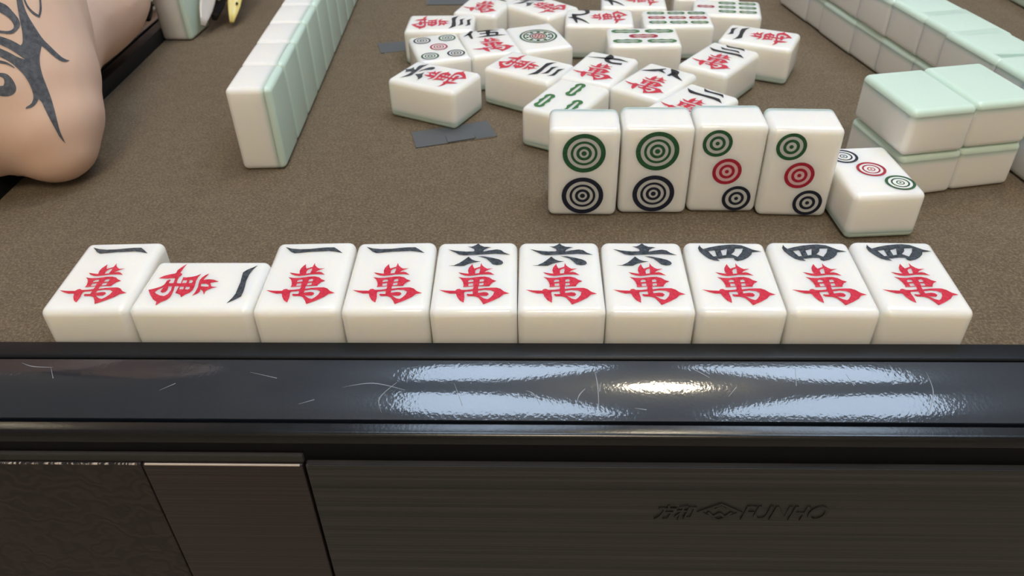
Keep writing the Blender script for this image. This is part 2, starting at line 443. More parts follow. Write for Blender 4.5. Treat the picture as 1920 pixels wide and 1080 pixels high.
# ceiling lamp: four white petals around a warm lamp
lamp = empty('ceiling_lamp', (10, 15, CZ), 0, 'ceiling lamp of four glowing white petals around a warm bulb', 'lamp')
box('lamp_base', -21, 21, -19.5, 19.5, -0.5, 0, 'lamp_frame', lamp, 0.2)
def petal(sx, sy):
    pts = [(sx * x, sy * y) for x, y in ((3.5, 18.5), (5, 14.6), (7, 11.5), (9, 8.8), (11, 6.7), (13, 5.5), (15, 5), (20, 4.8), (20.3, 14), (19, 17.5), (16, 18.7))]
    bm = bmesh.new()
    fs = poly_faces(bm, [pts], -1.3)
    r_ = bmesh.ops.extrude_face_region(bm, geom=fs)
    for g in r_['geom']:
        if isinstance(g, bmesh.types.BMVert): g.co.z = -0.55 * U
    bmesh.ops.recalc_face_normals(bm, faces=bm.faces[:])
    part('lamp_petal', mesh_from_bm('lamp_petal', bm, 'petal_light'), lamp)
for sx in (-1, 1):
    for sy in (-1, 1): petal(sx, sy)
bm = bmesh.new(); bmesh.ops.create_uvsphere(bm, u_segments=24, v_segments=12, radius=3.0 * U)
for vv in bm.verts: vv.co.z *= 0.35
part('bulb', mesh_from_bm('bulb', bm, 'bulb_light', smooth=True), lamp, (0, 0, -1.4))
wl = empty('fill_light_disc', (2, -36, CZ), 0, 'added fill light, a round warm disc on the ceiling by the wooden wall', 'lamp')  # unseen fill light, added to warm and brighten the tile fronts
bm = bmesh.new(); bmesh.ops.create_cone(bm, cap_ends=True, segments=48, radius1=10.6 * U, radius2=10.6 * U, depth=0.8 * U)
part('rim', mesh_from_bm('rim', bm, 'lamp_frame'), wl, (0, 0, -0.41))
bm = bmesh.new(); bmesh.ops.create_cone(bm, cap_ends=True, segments=48, radius1=9.2 * U, radius2=10 * U, depth=0.6 * U)
part('diffuser', mesh_from_bm('diffuser', bm, 'warm_fill'), wl, (0, 0, -1.12))
dl = empty('downlight', (-46, 27, CZ), 0, 'small round warm downlight set into the ceiling', 'lamp')
bm = bmesh.new(); bmesh.ops.create_cone(bm, cap_ends=True, segments=32, radius1=3.0 * U, radius2=3.0 * U, depth=0.5 * U)
part('trim_ring', mesh_from_bm('trim_ring', bm, 'lamp_frame'), dl, (0, 0, -0.26))
bm = bmesh.new(); bmesh.ops.create_uvsphere(bm, u_segments=24, v_segments=12, radius=2.2 * U)
for vv in bm.verts: vv.co.z *= 0.3
part('bulb', mesh_from_bm('bulb', bm, 'bulb_light', smooth=True), dl, (0, 0, -0.6))

# ------------------------------------------------------------------ the table
X0, X1, Y0, Y1 = -8.15, 18.85, -0.03, 26.97
TCX, TCY = (X0 + X1) / 2, (Y0 + Y1) / 2
HALF = (X1 - X0) / 2
table = empty('mahjong_table', (TCX, TCY, FZ), 0, 'mahjong table with brown felt top and glossy black raised rails', 'table')
tz = -FZ                                  # table-local height of the felt
box('felt_top', -HALF - .02, HALF + .02, -HALF - .02, HALF + .02, tz - .6, tz, 'felt', table)
felt_patch_dir = math.atan2(12.525 - 5.27, -3.854 + 1.843)

def rail_part(name, prof, mat, parent):
    """closed profile (outward distance, height) swept along the front edge with mitred ends"""
    bm = bmesh.new()
    A = [bm.verts.new(((-HALF - d) * U, (-HALF - d) * U, z * U)) for d, z in prof]
    B = [bm.verts.new(((HALF + d) * U, (-HALF - d) * U, z * U)) for d, z in prof]
    n = len(prof)
    for i in range(n):
        f = bm.faces.new((A[i], A[(i + 1) % n], B[(i + 1) % n], B[i])); f.smooth = True
    bm.faces.new(A[::-1]); bm.faces.new(B)
    bmesh.ops.recalc_face_normals(bm, faces=bm.faces[:])
    me = mesh_from_bm(name, bm, mat)
    try: me.set_sharp_from_angle(angle=R(28))
    except Exception: pass
    return me
arc = []
for i in range(15):                       # convex outer face of the rail
    t = i / 14.0
    a0, a1 = R(4.5), R(24.5)
    rad = 0.715 / (math.sin(a1) - math.sin(a0))
    a = a0 + (a1 - a0) * t
    arc.append((0.325 + rad * (math.sin(a) - math.sin(a0)), 0.30 - rad * (math.cos(a0) - math.cos(a))))
d1, z1 = arc[-1]
prof_inner = [(0, -.3), (0, .265), (.008, .282), (.024, .29), (.222, .29), (.234, .2885), (.245, .285), (.255, .278), (.262, .266), (.262, -.3)]
prof_main = [(.305, -.3), (.305, .275), (.311, .292)] + arc + [(d1 + .006, z1 - .012), (d1 + .008, z1 - .03), (d1 + .008, -.3)]
prof_lip = [(1.085, .095), (1.092, .112), (1.108, .12), (1.20, .112), (1.222, .107), (1.24, .098), (1.252, .084), (1.257, .065), (1.257, -.02), (1.085, -.02)]
prof_fascia = [(1.085, -.33), (1.085, -.022), (1.254, -.022), (1.254, -.33)]
prof_groove = [(.25, -.5), (.25, .20), (.32, .20), (.9, -.1), (1.02, -.02), (1.1, -.02), (1.1, -.5)]
rail_me = [('inner_strip', rail_part('inner_strip', prof_inner, 'rail_inner', None)),
           ('glossy_strip', rail_part('glossy_strip', prof_main, 'rail_gloss', None)),
           ('outer_lip', rail_part('outer_lip', prof_lip, 'rail_lip', None)),
           ('fascia', rail_part('fascia', prof_fascia, 'fascia_black', None))]
groove_me = rail_part('rail_core', prof_groove, 'groove', None)
for k in range(4):
    core = part('rail', groove_me, table, (0, 0, tz), (0, 0, k * math.pi / 2))
    for nm, me in rail_me: part(nm, me, core)
# hairline scratches worn into the front rail's glossy face: (x along the table, distance out from the felt)
SCRATCH = [[(0.847, 0.398), (0.876, 0.642), (0.879, 0.924)], [(0.918, 0.609), (0.895, 0.725)], [(-1.419, 0.978), (-1.462, 0.816), (-1.294, 0.623)], [(-0.671, 0.632), (-0.568, 0.891)], [(0.1, 0.717), (0.186, 0.755), (0.26, 0.879)], [(0.34, 0.791), (0.396, 0.878)], [(0.639, 0.877), (0.676, 0.77), (0.742, 0.694)], [(1.876, 0.406), (1.983, 0.472), (2.088, 0.55)], [(2.254, 0.779), (2.356, 0.664)], [(4.415, 0.458), (4.409, 0.714), (4.291, 0.959)], [(3.553, 0.496), (3.602, 0.644)], [(3.032, 0.4), (2.992, 0.648)], [(-5.574, 0.376), (-5.417, 0.431), (-5.18, 0.443)], [(-5.205, 0.443), (-5.115, 0.592)], [(1.256, 0.909), (1.378, 0.926)], [(-1.897, 0.691), (-1.555, 0.637), (-1.196, 0.719)], [(-2.937, 0.499), (-2.622, 0.578)], [(-3.88, 0.736), (-3.728, 0.65)], [(-2.327, 0.885), (-2.163, 0.834)]]
bm = bmesh.new()
def arc_z(d):
    for (da, za), (db, zb) in zip(arc[:-1], arc[1:]):
        if d <= db: return za + (zb - za) * (d - da) / (db - da)
    return arc[-1][1]
for s in SCRATCH:
    loop = brush(s, [0.0] + [0.011] * (len(s) - 2) + [0.004] if len(s) > 2 else [0.002, 0.009], 6)[0]
    k = len(loop) // 2
    vs = [bm.verts.new(((x - TCX) * U, (-HALF - d) * U, (arc_z(d) + 0.0012) * U)) for x, d in loop]
    for i in range(k - 1):
        bm.faces.new((vs[i], vs[i + 1], vs[2 * k - 2 - i], vs[2 * k - 1 - i]))
bmesh.ops.recalc_face_normals(bm, faces=bm.faces[:])
tag(part('scratches', mesh_from_bm('scratches', bm, 'scratch'), table, (0, 0, tz)), kind='stuff')
# apron panels along the front, world x mapped to table space
def wx(x): return x - TCX
def wy(y): return y - TCY
PB = -3.4
def panel(x0, x1, mat, name='apron_panel', edge='worn_edge'):
    p = box(name, wx(x0), wx(x1), wy(-1.36), wy(-1.0), tz + PB, tz - .285, mat, table, 0.02)
    box('worn_edge', -(x1 - x0) / 2 + .03, (x1 - x0) / 2 - .03, -.1815, -.16, (PB + .285) / -2 - .018, (PB + .285) / -2 + .0012, edge, p, 0.005)
    return p
p_ornament = panel(-9.55, -4.01, 'panel_ornament', edge='worn_edge_chipped')
p_mid = panel(-4.00, -2.262, 'panel_brushed_brown', edge='worn_edge_pale')
p_main = panel(-2.235, 20.2, 'panel_brushed')
box('dusty_ledge', wx(-9.3), wx(-2.25), wy(-1.325), wy(-1.2), tz - .29, tz - .17, 'ledge', table, 0.02)
for k in (1, 2, 3):
    o = part('apron_board', mesh_from_bm('apron_board', box_bm(-HALF - 1.3, HALF + 1.3, -HALF - 1.33, -HALF - 1.0, PB, -.285, 0.02), 'panel_brushed'), table, (0, 0, tz), (0, 0, k * math.pi / 2))
box('pedestal', -5, 5, -5, 5, 0.8, tz - .6, 'panel_brushed_brown', table, 0.3)
box('foot_plate', -10, 10, -10, 10, 0, 0.8, 'rail_inner', table, 0.3)
# strip of felt let into the table top
dirv = Vector((-3.854 + 1.843, 12.525 - 5.27)); ln = dirv.length
o = box('felt_strip', -0.70, 0.70, -ln / 2, ln / 2, -0.01, 0.008, 'felt', table, 0.004)
mid2 = Vector((-1.843, 5.27)) + dirv / 2 + Vector((dirv.y, -dirv.x)).normalized() * 0.70
o.location = Vector((wx(mid2.x), wy(mid2.y), tz + 0.002)) * U
o.rotation_euler = (0, 0, math.atan2(dirv.y, dirv.x) - math.pi / 2)

# embossed maker's mark on the big panel: panel space, letters stand proud of the face
def text_mesh(name, body, x0, x1, z0, z1, shear, parent, y=-0.182):
    cu = bpy.data.curves.new(name, 'FONT')
    cu.body = body; cu.extrude = 0.02; cu.shear = shear; cu.size = 1.0; cu.offset = 0.012
    tmp = bpy.data.objects.new(name, cu); COL.objects.link(tmp)
    dg = bpy.context.evaluated_depsgraph_get()
    me = bpy.data.meshes.new_from_object(tmp.evaluated_get(dg))
    bpy.data.objects.remove(tmp)
    xs = [q.co.x for q in me.vertices]; ys = [q.co.y for q in me.vertices]
    for q in me.vertices:
        u_ = (q.co.x - min(xs)) / (max(xs) - min(xs)); v_ = (q.co.y - min(ys)) / (max(ys) - min(ys))
        q.co = Vector((x0 + u_ * (x1 - x0), y + (-0.014 if q.co.z > 0 else 0.004), z0 + v_ * (z1 - z0))) * U
    me.materials.clear(); me.materials.append(MT['emboss'].m)
    return part(name, me, parent)
pcx = (-2.235 + 20.2) / 2; pcz = (PB - .285) / 2
def lx(x): return x - pcx
def lz(z): return z - pcz
text_mesh('lettering', 'FUNHO', lx(2.47), lx(3.40), lz(-1.135), lz(-0.885), 0.25, p_main)
text_mesh('lettering', '\u65b9\u548c', lx(1.52), lx(1.97), lz(-1.15), lz(-0.885), 0.25, p_main)
bm = bmesh.new()
def ring4(cx, cz, rx, rz, w):
    return [[(cx - rx, cz), (cx, cz + rz), (cx + rx, cz), (cx, cz - rz)], [(cx - rx + w * 2, cz), (cx, cz + rz - w), (cx + rx - w * 2, cz), (cx, cz - rz + w)]]
for loops in ([ring4(0, 0, .25, .155, .03)] + [[brush([(-.13, .0), (-.06, -.075), (0, -.02), (.06, -.075), (.13, .0)], [.03] * 5)[0]]] + [[brush([(-.05, .05), (0, .1), (.05, .05)], [.03] * 3)[0]]]):
    poly_faces(bm, loops, 0.014)
r_ = bmesh.ops.extrude_face_region(bm, geom=bm.faces[:])
for g in r_['geom']:
    if isinstance(g, bmesh.types.BMVert): g.co.z = -0.004 * U
bmesh.ops.recalc_face_normals(bm, faces=bm.faces[:])
part('emblem', mesh_from_bm('emblem', bm, 'emboss'), p_main, (lx(2.23), -0.182, lz(-1.0)), (math.pi / 2, 0, 0))

# ------------------------------------------------------------------ tape on the felt
def tape(pts, label, extra=None):
    c = sum((Vector(p) for p in pts), Vector((0, 0))) / len(pts)
    root = empty('tape_strip', (c.x, c.y, 0.002), 0, label, 'tape')
    def sheet(name, P, z0, z1):
        bm = bmesh.new()
        a = [bm.verts.new(((p[0] - c.x) * U, (p[1] - c.y) * U, z0 * U)) for p in P]
        b = [bm.verts.new(((p[0] - c.x) * U, (p[1] - c.y) * U, z1 * U)) for p in P]
        bm.faces.new(b); bm.faces.new(a[::-1])
        for i in range(len(P)): bm.faces.new((a[i], a[(i + 1) % len(P)], b[(i + 1) % len(P)], b[i]))
        bmesh.ops.recalc_face_normals(bm, faces=bm.faces[:])
        return part(name, mesh_from_bm(name, bm, 'tape'), root)
    sheet('tape_sheet', pts, 0.0, 0.016)
    if extra: sheet('overlapping_piece', extra, 0.016, 0.034)
tape([(-1.827, 5.26), (-0.852, 5.562), (-0.93, 5.84), (-0.815, 5.573), (-0.471, 5.68), (-0.668, 6.291), (-1.979, 5.842)], 'dark grey tape strip with a cut overlapping piece on open felt',
     [(-1.302, 5.42), (-0.844, 5.574), (-0.916, 5.818), (-1.362, 5.681)])
tape([(-3.106, 9.592), (-1.75, 9.9), (-1.88, 10.45), (-3.278, 10.16)], 'dark grey tape strip half hidden under the three-of-characters tile')
tape([(-2.5, 12.75), (-1.3, 12.75), (-1.3, 13.35), (-2.5, 13.35)], 'dark grey tape strip on the felt behind the loose face-up tiles')

# ------------------------------------------------------------------ front row, face up against the rail
FR = 'face-up row along the front rail'
one = 'one-of-characters tile lying face up in the rail row, '
tile(-4.965, .706, 2.0, one + 'at its end beside the sideways tile', wan('one'), group=FR)
tile(-3.722, .505, -90.0, 'one-of-characters tile turned sideways in the rail row', wan('one'), group=FR)
tile(-2.524, .710, 1.9, one + 'right after the sideways tile', wan('one'), group=FR)
tile(-1.512, .711, 1.5, one + 'touching a six-of-characters tile', wan('one'), group=FR)
six = 'six-of-characters tile lying face up in the rail row, '
tile(-.504, .709, 1.0, six + 'touching a one-of-characters tile', wan('six'), group=FR)
tile(.499, .709, .3, six + 'between two other sixes', wan('six'), group=FR)
tile(1.507, .706, -.6, six + 'touching a four-of-characters tile', wan('six'), group=FR)
four = 'four-of-characters tile lying face up in the rail row, '
tile(2.523, .704, -1.0, four + 'touching a six-of-characters tile', wan('four'), group=FR)
tile(3.541, .704, -1.3, four + 'between two other fours', wan('four'), group=FR)
tile(4.556, .707, -1.4, four + 'at its end beside bare felt', wan('four'), group=FR)

# ------------------------------------------------------------------ four upright dot tiles and the fallen one
UR = 'upright dot tiles facing the rail'
two_d = dots('big_', [('green', 0, .335), ('navy', 0, -.345)])
three_d = dots('mid_', [('green', -.19, .43), ('red', 0.0, -.01), ('navy', .195, -.45)])
hy = TT / 2
tile(.3875 + .5, 3.098 + hy - .01, -1.4, 'upright two-dots tile at the free end of the standing group', two_d, 'stand', group=UR)
tile(1.907, 3.140 + hy, -.8, 'upright two-dots tile beside an upright three-dots tile', two_d, 'stand', group=UR)
tile(2.921, 3.178 + hy, -.8, 'upright three-dots tile beside an upright two-dots tile', three_d, 'stand', group=UR)
tile(3.405 + .515, 3.087 + hy - .03, -3.0, 'upright three-dots tile leaning its side toward the fallen three-dots tile', three_d, 'stand', group=UR)
tile(4.935, 3.19, 184.3, 'three-dots tile lying face up beside the stacked mint tiles', dots('thin_', [('green', -.24, .40), ('red', .0, .0), ('navy', .24, -.40)]))

# ------------------------------------------------------------------ loose face-up tiles in the middle
LG = 'loose face-up tiles in the middle of the felt'
def loose(x, y, d, label, marks): tile(x, y, d, label, marks, group=LG)
loose(-1.608, 6.661, 63.3, 'six-of-characters tile lying loose by the cut tape strip', wan('six'))
loose(.082, 7.089, 238.0, 'three-of-characters tile between the loose six- and seven-of-characters tiles', wan('three'))
loose(.722, 5.71, -28.9, 'three-bamboo tile with three green sticks behind an upright two-dots tile', sticks([('g_long', 0, .33), ('g_long', -.26, -.30), ('g_long', .26, -.30)]))
loose(1.361, 6.985, -26.5, 'seven-of-characters tile touching the eight-of-characters tile', wan('seven'))
loose(2.262, 6.382, -36.7, 'eight-of-characters tile between the seven- and two-of-characters tiles', wan('eight'))
loose(2.775, 5.45, -42.5, 'two-of-characters tile partly hidden behind the upright dot tiles', wan('two'))
loose(3.575, 7.40, -37.0, 'three-of-characters tile lying beside a two-of-characters tile', wan('three'))
loose(4.545, 8.473, 64.8, 'two-of-characters tile lying nearest the double-decked mint wall', wan('two'))
loose(2.303, 8.535, 89.5, 'five-bamboo tile with four green sticks and a red one', sticks([('g_long', -.27, .33), ('g_long', -.27, -.33), ('g_long', .27, .33), ('g_long', .27, -.33), ('r_long', 0, 0)]))
loose(3.104, 9.575, 88.2, 'nine-bamboo tile with a middle line of red sticks', sticks([(c, x, y) for c, x in (('g', -.28), ('r', 0), ('g', .28)) for y in (-.42, 0, .42)]))
loose(4.236, 10.189, 80.3, 'seven-bamboo tile with one red stick above six green', sticks([('r', 0, .44)] + [('g', x, y) for x in (-.27, 0, .27) for y in (0, -.42)]))
loose(1.510, 9.658, 87.2, 'nine-of-characters tile right behind the five-bamboo tile', wan('nine'))
loose(2.318, 10.741, 86.9, 'nine-of-characters tile behind the nine-bamboo tile', wan('nine'))
loose(3.96, 11.27, 85.5, 'plain-sided white tile behind the seven-bamboo tile', wan('eight'))
loose(.301, 10.461, 44.8, 'red and black character tile lying skewed behind the one-dot tile', wan('six'))
loose(-.905, 10.60, -17.6, 'red character tile behind the three-of-characters tile with its short side forward', wan('eight'))
loose(-1.772, 9.44, -90.2, 'three-of-characters tile lying across behind the five-dots tile', wan('three'))
loose(-1.668, 8.06, 17.0, 'five-dots tile with a red dot in its middle', dots('small_', [('navy', -.25, .42), ('green', .25, .42), ('red', 0, 0), ('green', -.25, -.42), ('navy', .25, -.42)]))
loose(-.706, 8.335, 15.6, 'five-of-characters tile between the five-dots and one-dot tiles', wan('five'))
loose(.246, 8.58, 18.0, 'one-dot tile with a big green wheel', [('dot_wheel', WHEEL, 0, 0), ('dot_wheel_centre', WHEEL_RED, 0, 0)])

# ------------------------------------------------------------------ upright row at the left, mint backs to the centre
LW = 'upright row beside the tattooed arm'
th = 2.514
e1 = Vector((math.cos(R(th)), math.sin(R(th)))); e2 = Vector((-e1.y, e1.x))
for k in range(11):
    c = Vector((-4.573, 4.506)) + e1 * (TT / 2) + e2 * (k + .5)
    lab = 'end tile of the upright row beside the tattooed arm, its cream side bare' if k == 0 else 'upright tile within the row beside the tattooed arm, mint back to the table centre'
    tile(c.x, c.y, -90 + th, lab, (), 'stand', group=LW)

# ------------------------------------------------------------------ double-decked wall at the right
RW = 'double-decked face-down wall'
w0 = Vector((7.0, 6.467)); dr = Vector((0.190, -0.982)).normalized(); nr = Vector((-dr.y, dr.x))
ang = math.degrees(math.atan2(-dr.x, dr.y)) + 180.0
for k in range(-6, 4):
    for lvl in (0, 1):
        c = w0 + dr * (k + .5) * 1.0 + nr * (TH / 2)
        jit = random.uniform(-.035, .035)
        lab = 'face-down mint-backed tile in the upper course of the double-decked wall' if lvl else 'face-down mint-backed tile in the lower course of the double-decked wall'
        tile(c.x + jit, c.y, ang + 180 + random.uniform(-.9, .9), lab, (), 'down', z=lvl * (TT + .004), group=RW + (', upper course' if lvl else ', lower course'))
for x, y, d, lvl, lab in ((5.833, 4.325, 12.5, 0, 'face-down mint-backed tile at the bottom of the pair beside the fallen three-dots tile'),
                          (5.815, 4.296, 11.0, 1, 'face-down mint-backed tile on top of the pair beside the fallen three-dots tile'),
                          (6.800, 4.56, 11.5, 0, 'lower face-down tile of the pair between the wall and another pair'),
                          (6.790, 4.535, 11.0, 1, 'upper face-down tile of the pair between the wall and another pair')):
    tile(x, y, d, lab, (), 'down', z=lvl * (TT + .004))

# right-hand player's upright tiles, only a corner in view
for k in range(3):
    tile(11.60 + TT / 2 - .12 * k, 11.2 + k * 1.0, 90 + 7, 'upright tile with mint back standing beyond the double-decked wall', (), 'stand', group='upright row beyond the wall')
# tile held by the player at the left
tile(-7.80, 10.97, -90 - 4, 'upright tile held between the fingers of the tattooed player', (), 'stand')

# ------------------------------------------------------------------ the player at the left
def tube_into(bm, pts, n=16):
    """overlapping spheres and lofted cones along a chain of (x, y, z, radius)"""
    for x, y, z, r in pts:
        bmesh.ops.create_icosphere(bm, subdivisions=3 if r > .5 else 2, radius=r * U, matrix=Matrix.Translation(Vector((x, y, z)) * U))
    for a, b in zip(pts[:-1], pts[1:]):
        p, q = Vector(a[:3]) * U, Vector(b[:3]) * U
        d = q - p
        if d.length < 1e-6: continue
        rot = d.to_track_quat('Z', 'Y').to_matrix().to_4x4()
        bmesh.ops.create_cone(bm, cap_ends=True, segments=n, radius1=a[3] * U, radius2=b[3] * U, depth=d.length,
                              matrix=Matrix.Translation((p + q) / 2) @ rot)

def chain(pts, n=4):
    """Catmull-Rom densified chain so limbs taper smoothly"""
    P = [Vector(p) for p in pts]; out = []
    for i in range(len(P) - 1):
        p0 = P[max(i - 1, 0)]; p1 = P[i]; p2 = P[i + 1]; p3 = P[min(i + 2, len(P) - 1)]
        for k in range(n):
            t = k / n
            out.append(tuple(0.5 * ((2 * p1) + (p2 - p0) * t + (2 * p0 - 5 * p1 + 4 * p2 - p3) * t * t + (3 * p1 - p0 - 3 * p2 + p3) * t ** 3)))
    out.append(tuple(P[-1]))
    return out

def remeshed(name, chains, voxel, smooth_it, mat, origin):
    bm = bmesh.new()
    for c in chains: tube_into(bm, c)
    me = bpy.data.meshes.new(name); bm.to_mesh(me); bm.free()
    tmp = bpy.data.objects.new(name, me); COL.objects.link(tmp)
    md = tmp.modifiers.new('r', 'REMESH'); md.mode = 'VOXEL'; md.voxel_size = voxel * U; md.use_smooth_shade = True
    ms = tmp.modifiers.new('s', 'SMOOTH'); ms.factor = 0.5; ms.iterations = smooth_it
    dg = bpy.context.evaluated_depsgraph_get()
    out = bpy.data.meshes.new_from_object(tmp.evaluated_get(dg))
    bpy.data.objects.remove(tmp)
    for q in out.vertices: q.co -= Vector(origin) * U
    out.materials.clear(); out.materials.append(MT[mat].m)
    for p in out.polygons: p.use_smooth = True
    return out

PO = (-18.0, 9.3, FZ)
torso = chain([(-19, 9.3, -8.2, 4.4), (-18.4, 9.3, -3, 4.0), (-16.6, 9.4, 3, 4.2), (-15.4, 9.4, 7.6, 3.7)], 4)
torso_r = chain([(-18.7, 7.2, -8, 3.6), (-17.9, 7.3, -3, 3.3), (-16.2, 7.2, 3, 3.6), (-15.2, 7.3, 7.4, 3.0)], 4)
torso_l = chain([(-18.7, 11.4, -8, 3.6), (-17.9, 11.3, -3, 3.3), (-16.2, 11.6, 3, 3.6), (-15.2, 11.5, 7.4, 3.0)], 4)
neck = chain([(-15.2, 9.4, 8.6, 2.2), (-14.7, 9.4, 12.2, 1.8)], 3)
headc = chain([(-13.9, 9.4, 13.2, 1.7), (-13.8, 9.4, 14.8, 2.6), (-14.2, 9.4, 16.8, 2.9), (-14.4, 9.4, 17.6, 2.7)], 4)
face = [[(-11.25, 9.4, 15.6, .28), (-10.95, 9.4, 14.9, .42)], [(-11.75, 9.0, 13.7, .34), (-11.75, 9.8, 13.7, .34)], [(-11.9, 9.4, 12.6, .7)],
        [(-14.1, 6.75, 15.3, .45), (-14.1, 6.7, 14.5, .3)], [(-14.1, 12.05, 15.3, .45), (-14.1, 12.1, 14.5, .3)],
        [(-11.7, 8.4, 16.25, .3), (-11.8, 7.6, 16.1, .3)], [(-11.7, 10.4, 16.25, .3), (-11.8, 11.2, 16.1, .3)]]
arm_r = chain([(-14.6, 6.9, 9.0, 2.2), (-13.0, 5.9, 8.8, 2.1), (-10.6, 5.3, 6.2, 1.95), (-8.75, 5.25, 3.2, 1.78), (-8.5, 5.15, 1.62, 1.58)], 6)
elbow = [(-8.2, 5.0, 2.6, 1.4), (-7.98, 4.75, 1.6, 1.32), (-7.62, 4.5, 1.08, 1.0), (-7.42, 4.32, 0.68, .70)]
elbow2 = [(-8.4, 4.65, 1.42, 1.46), (-10.2, 4.3, 1.5, 1.5)]
fore_r = chain([(-8.6, 5.6, 1.5, 1.42), (-8.8, 7.2, 1.58, 1.27), (-8.6, 9.0, 1.45, 1.02), (-8.82, 10.4, 1.7, .82), (-9.45, 11.9, 2.2, .82)], 5)
palm = [[(-9.5, 11.9, 2.2, .75), (-9.3, 12.9, 2.7, .6)], [(-9.3, 11.7, 2.3, .7), (-8.75, 12.3, 2.75, .5)], [(-9.6, 12.2, 2.2, .7), (-9.5, 13.3, 2.6, .52)]]
FING = {'index': [(-8.8, 12.2, 2.75, .42), (-7.9, 12.0, 2.75, .36), (-7.2, 11.75, 2.1, .33), (-7.08, 11.55, 1.25, .28)],
        'middle': [(-8.9, 12.6, 2.8, .42), (-7.9, 12.5, 2.9, .36), (-7.05, 12.25, 2.2, .33), (-6.95, 12.0, 1.25, .28)],
        'ring': [(-9.1, 12.95, 2.75, .40), (-8.0, 13.1, 2.8, .35), (-7.1, 12.8, 2.1, .32), (-6.75, 12.4, 1.15, .27)],
        'little': [(-9.3, 13.3, 2.65, .36), (-8.2, 13.6, 2.6, .31), (-7.2, 13.6, 2.0, .28), (-6.85, 13.3, 1.25, .24)],
        'thumb': [(-9.4, 11.8, 2.2, .6), (-9.0, 11.1, 1.75, .46), (-8.62, 10.75, 1.35, .36), (-8.45, 10.6, 1.0, .28)]}
fingers = [chain(v_, 3) for v_ in FING.values()]
arm_l = chain([(-14.6, 11.9, 9.0, 2.2), (-13.0, 13.0, 8.8, 2.1), (-13.4, 15.4, 5.0, 1.8), (-13.2, 17.5, 1.9, 1.5), (-11.6, 18.2, 1.6, 1.35), (-9.6, 18.6, 1.35, .95), (-8.7, 18.7, 1.2, .85)], 5)
hand_l = [[(-8.7, 18.7, 1.15, .8), (-7.4, 18.9, .85, .6)]] + [[(-7.4, 18.4 + .42 * i, .8, .4), (-6.3, 18.3 + .5 * i, .7, .33), (-5.5 + .25 * abs(i - 1), 18.3 + .55 * i, .36, .28)] for i in range(4)] + [[(-8.3, 18.2, 1.0, .5), (-7.3, 17.5, .7, .38), (-6.6, 17.3, .4, .3)]]
legs = []
for s in (-1, 1):
    legs += [chain([(-18.6, 9.4 + 2.4 * s, -9.2, 3.0), (-13.5, 9.4 + 3.0 * s, -9.0, 2.6), (-9.6, 9.4 + 3.2 * s, -9.2, 2.0), (-9.6, 9.4 + 3.2 * s, -15, 1.75), (-10.0, 9.4 + 3.2 * s, -22.6, 1.1)], 4),
             [(-10.1, 9.4 + 3.2 * s, -23.6, 1.2), (-7.6, 9.4 + 3.4 * s, -24.1, .85), (-6.2, 9.4 + 3.5 * s, -24.3, .65)]]
body_me = remeshed('person', [torso, torso_r, torso_l, neck, headc, arm_r, elbow, elbow2, fore_r, arm_l] + face + palm + fingers + hand_l + legs, 0.105, 9, 'skin', PO)
for q in body_me.vertices:                 # soft contact with felt and rail
    wz = q.co.z / U + PO[2]; wxx = q.co.x / U + PO[0]
    lim = 0.31 if wxx < X0 + .14 else 0.012
    if -1.5 < wz < lim: q.co.z = (lim - PO[2]) * U
person = bpy.data.objects.new('person', body_me)
person.location = Vector(PO) * U
link(person)
tag(person, 'person with a black tribal arm tattoo, elbow on the felt, fingers round a tile', 'person')
off = Vector(PO)
def bigger(c, k): return [(x, y, z, r + k) for x, y, z, r in c]
part('tank_top', remeshed('tank_top', [bigger(torso, .3), bigger(torso_r, .3), bigger(torso_l, .3)], 0.3, 6, 'cloth_red', PO), person)
part('shorts', remeshed('shorts', [bigger(c[:9], .4) for c in legs[0::2]] + [bigger(torso[:3], .42)], 0.35, 5, 'hair', PO), person)
part('hair', remeshed('hair', [chain([(-14.9, 9.4, 14.0, 2.5), (-14.8, 9.4, 17.2, 3.0)], 4), chain([(-15.2, 9.4, 11.5, 2.0), (-15.0, 9.4, 14.5, 2.8)], 4)], 0.3, 5, 'hair', PO), person)
for s in (-1, 1):
    bm = bmesh.new(); bmesh.ops.create_uvsphere(bm, u_segments=16, v_segments=8, radius=.42 * U)
    part('eye', mesh_from_bm('eye', bm, 'nail_grey', smooth=True), person, Vector((-11.72, 9.4 + 1.15 * s, 15.55)) - off)

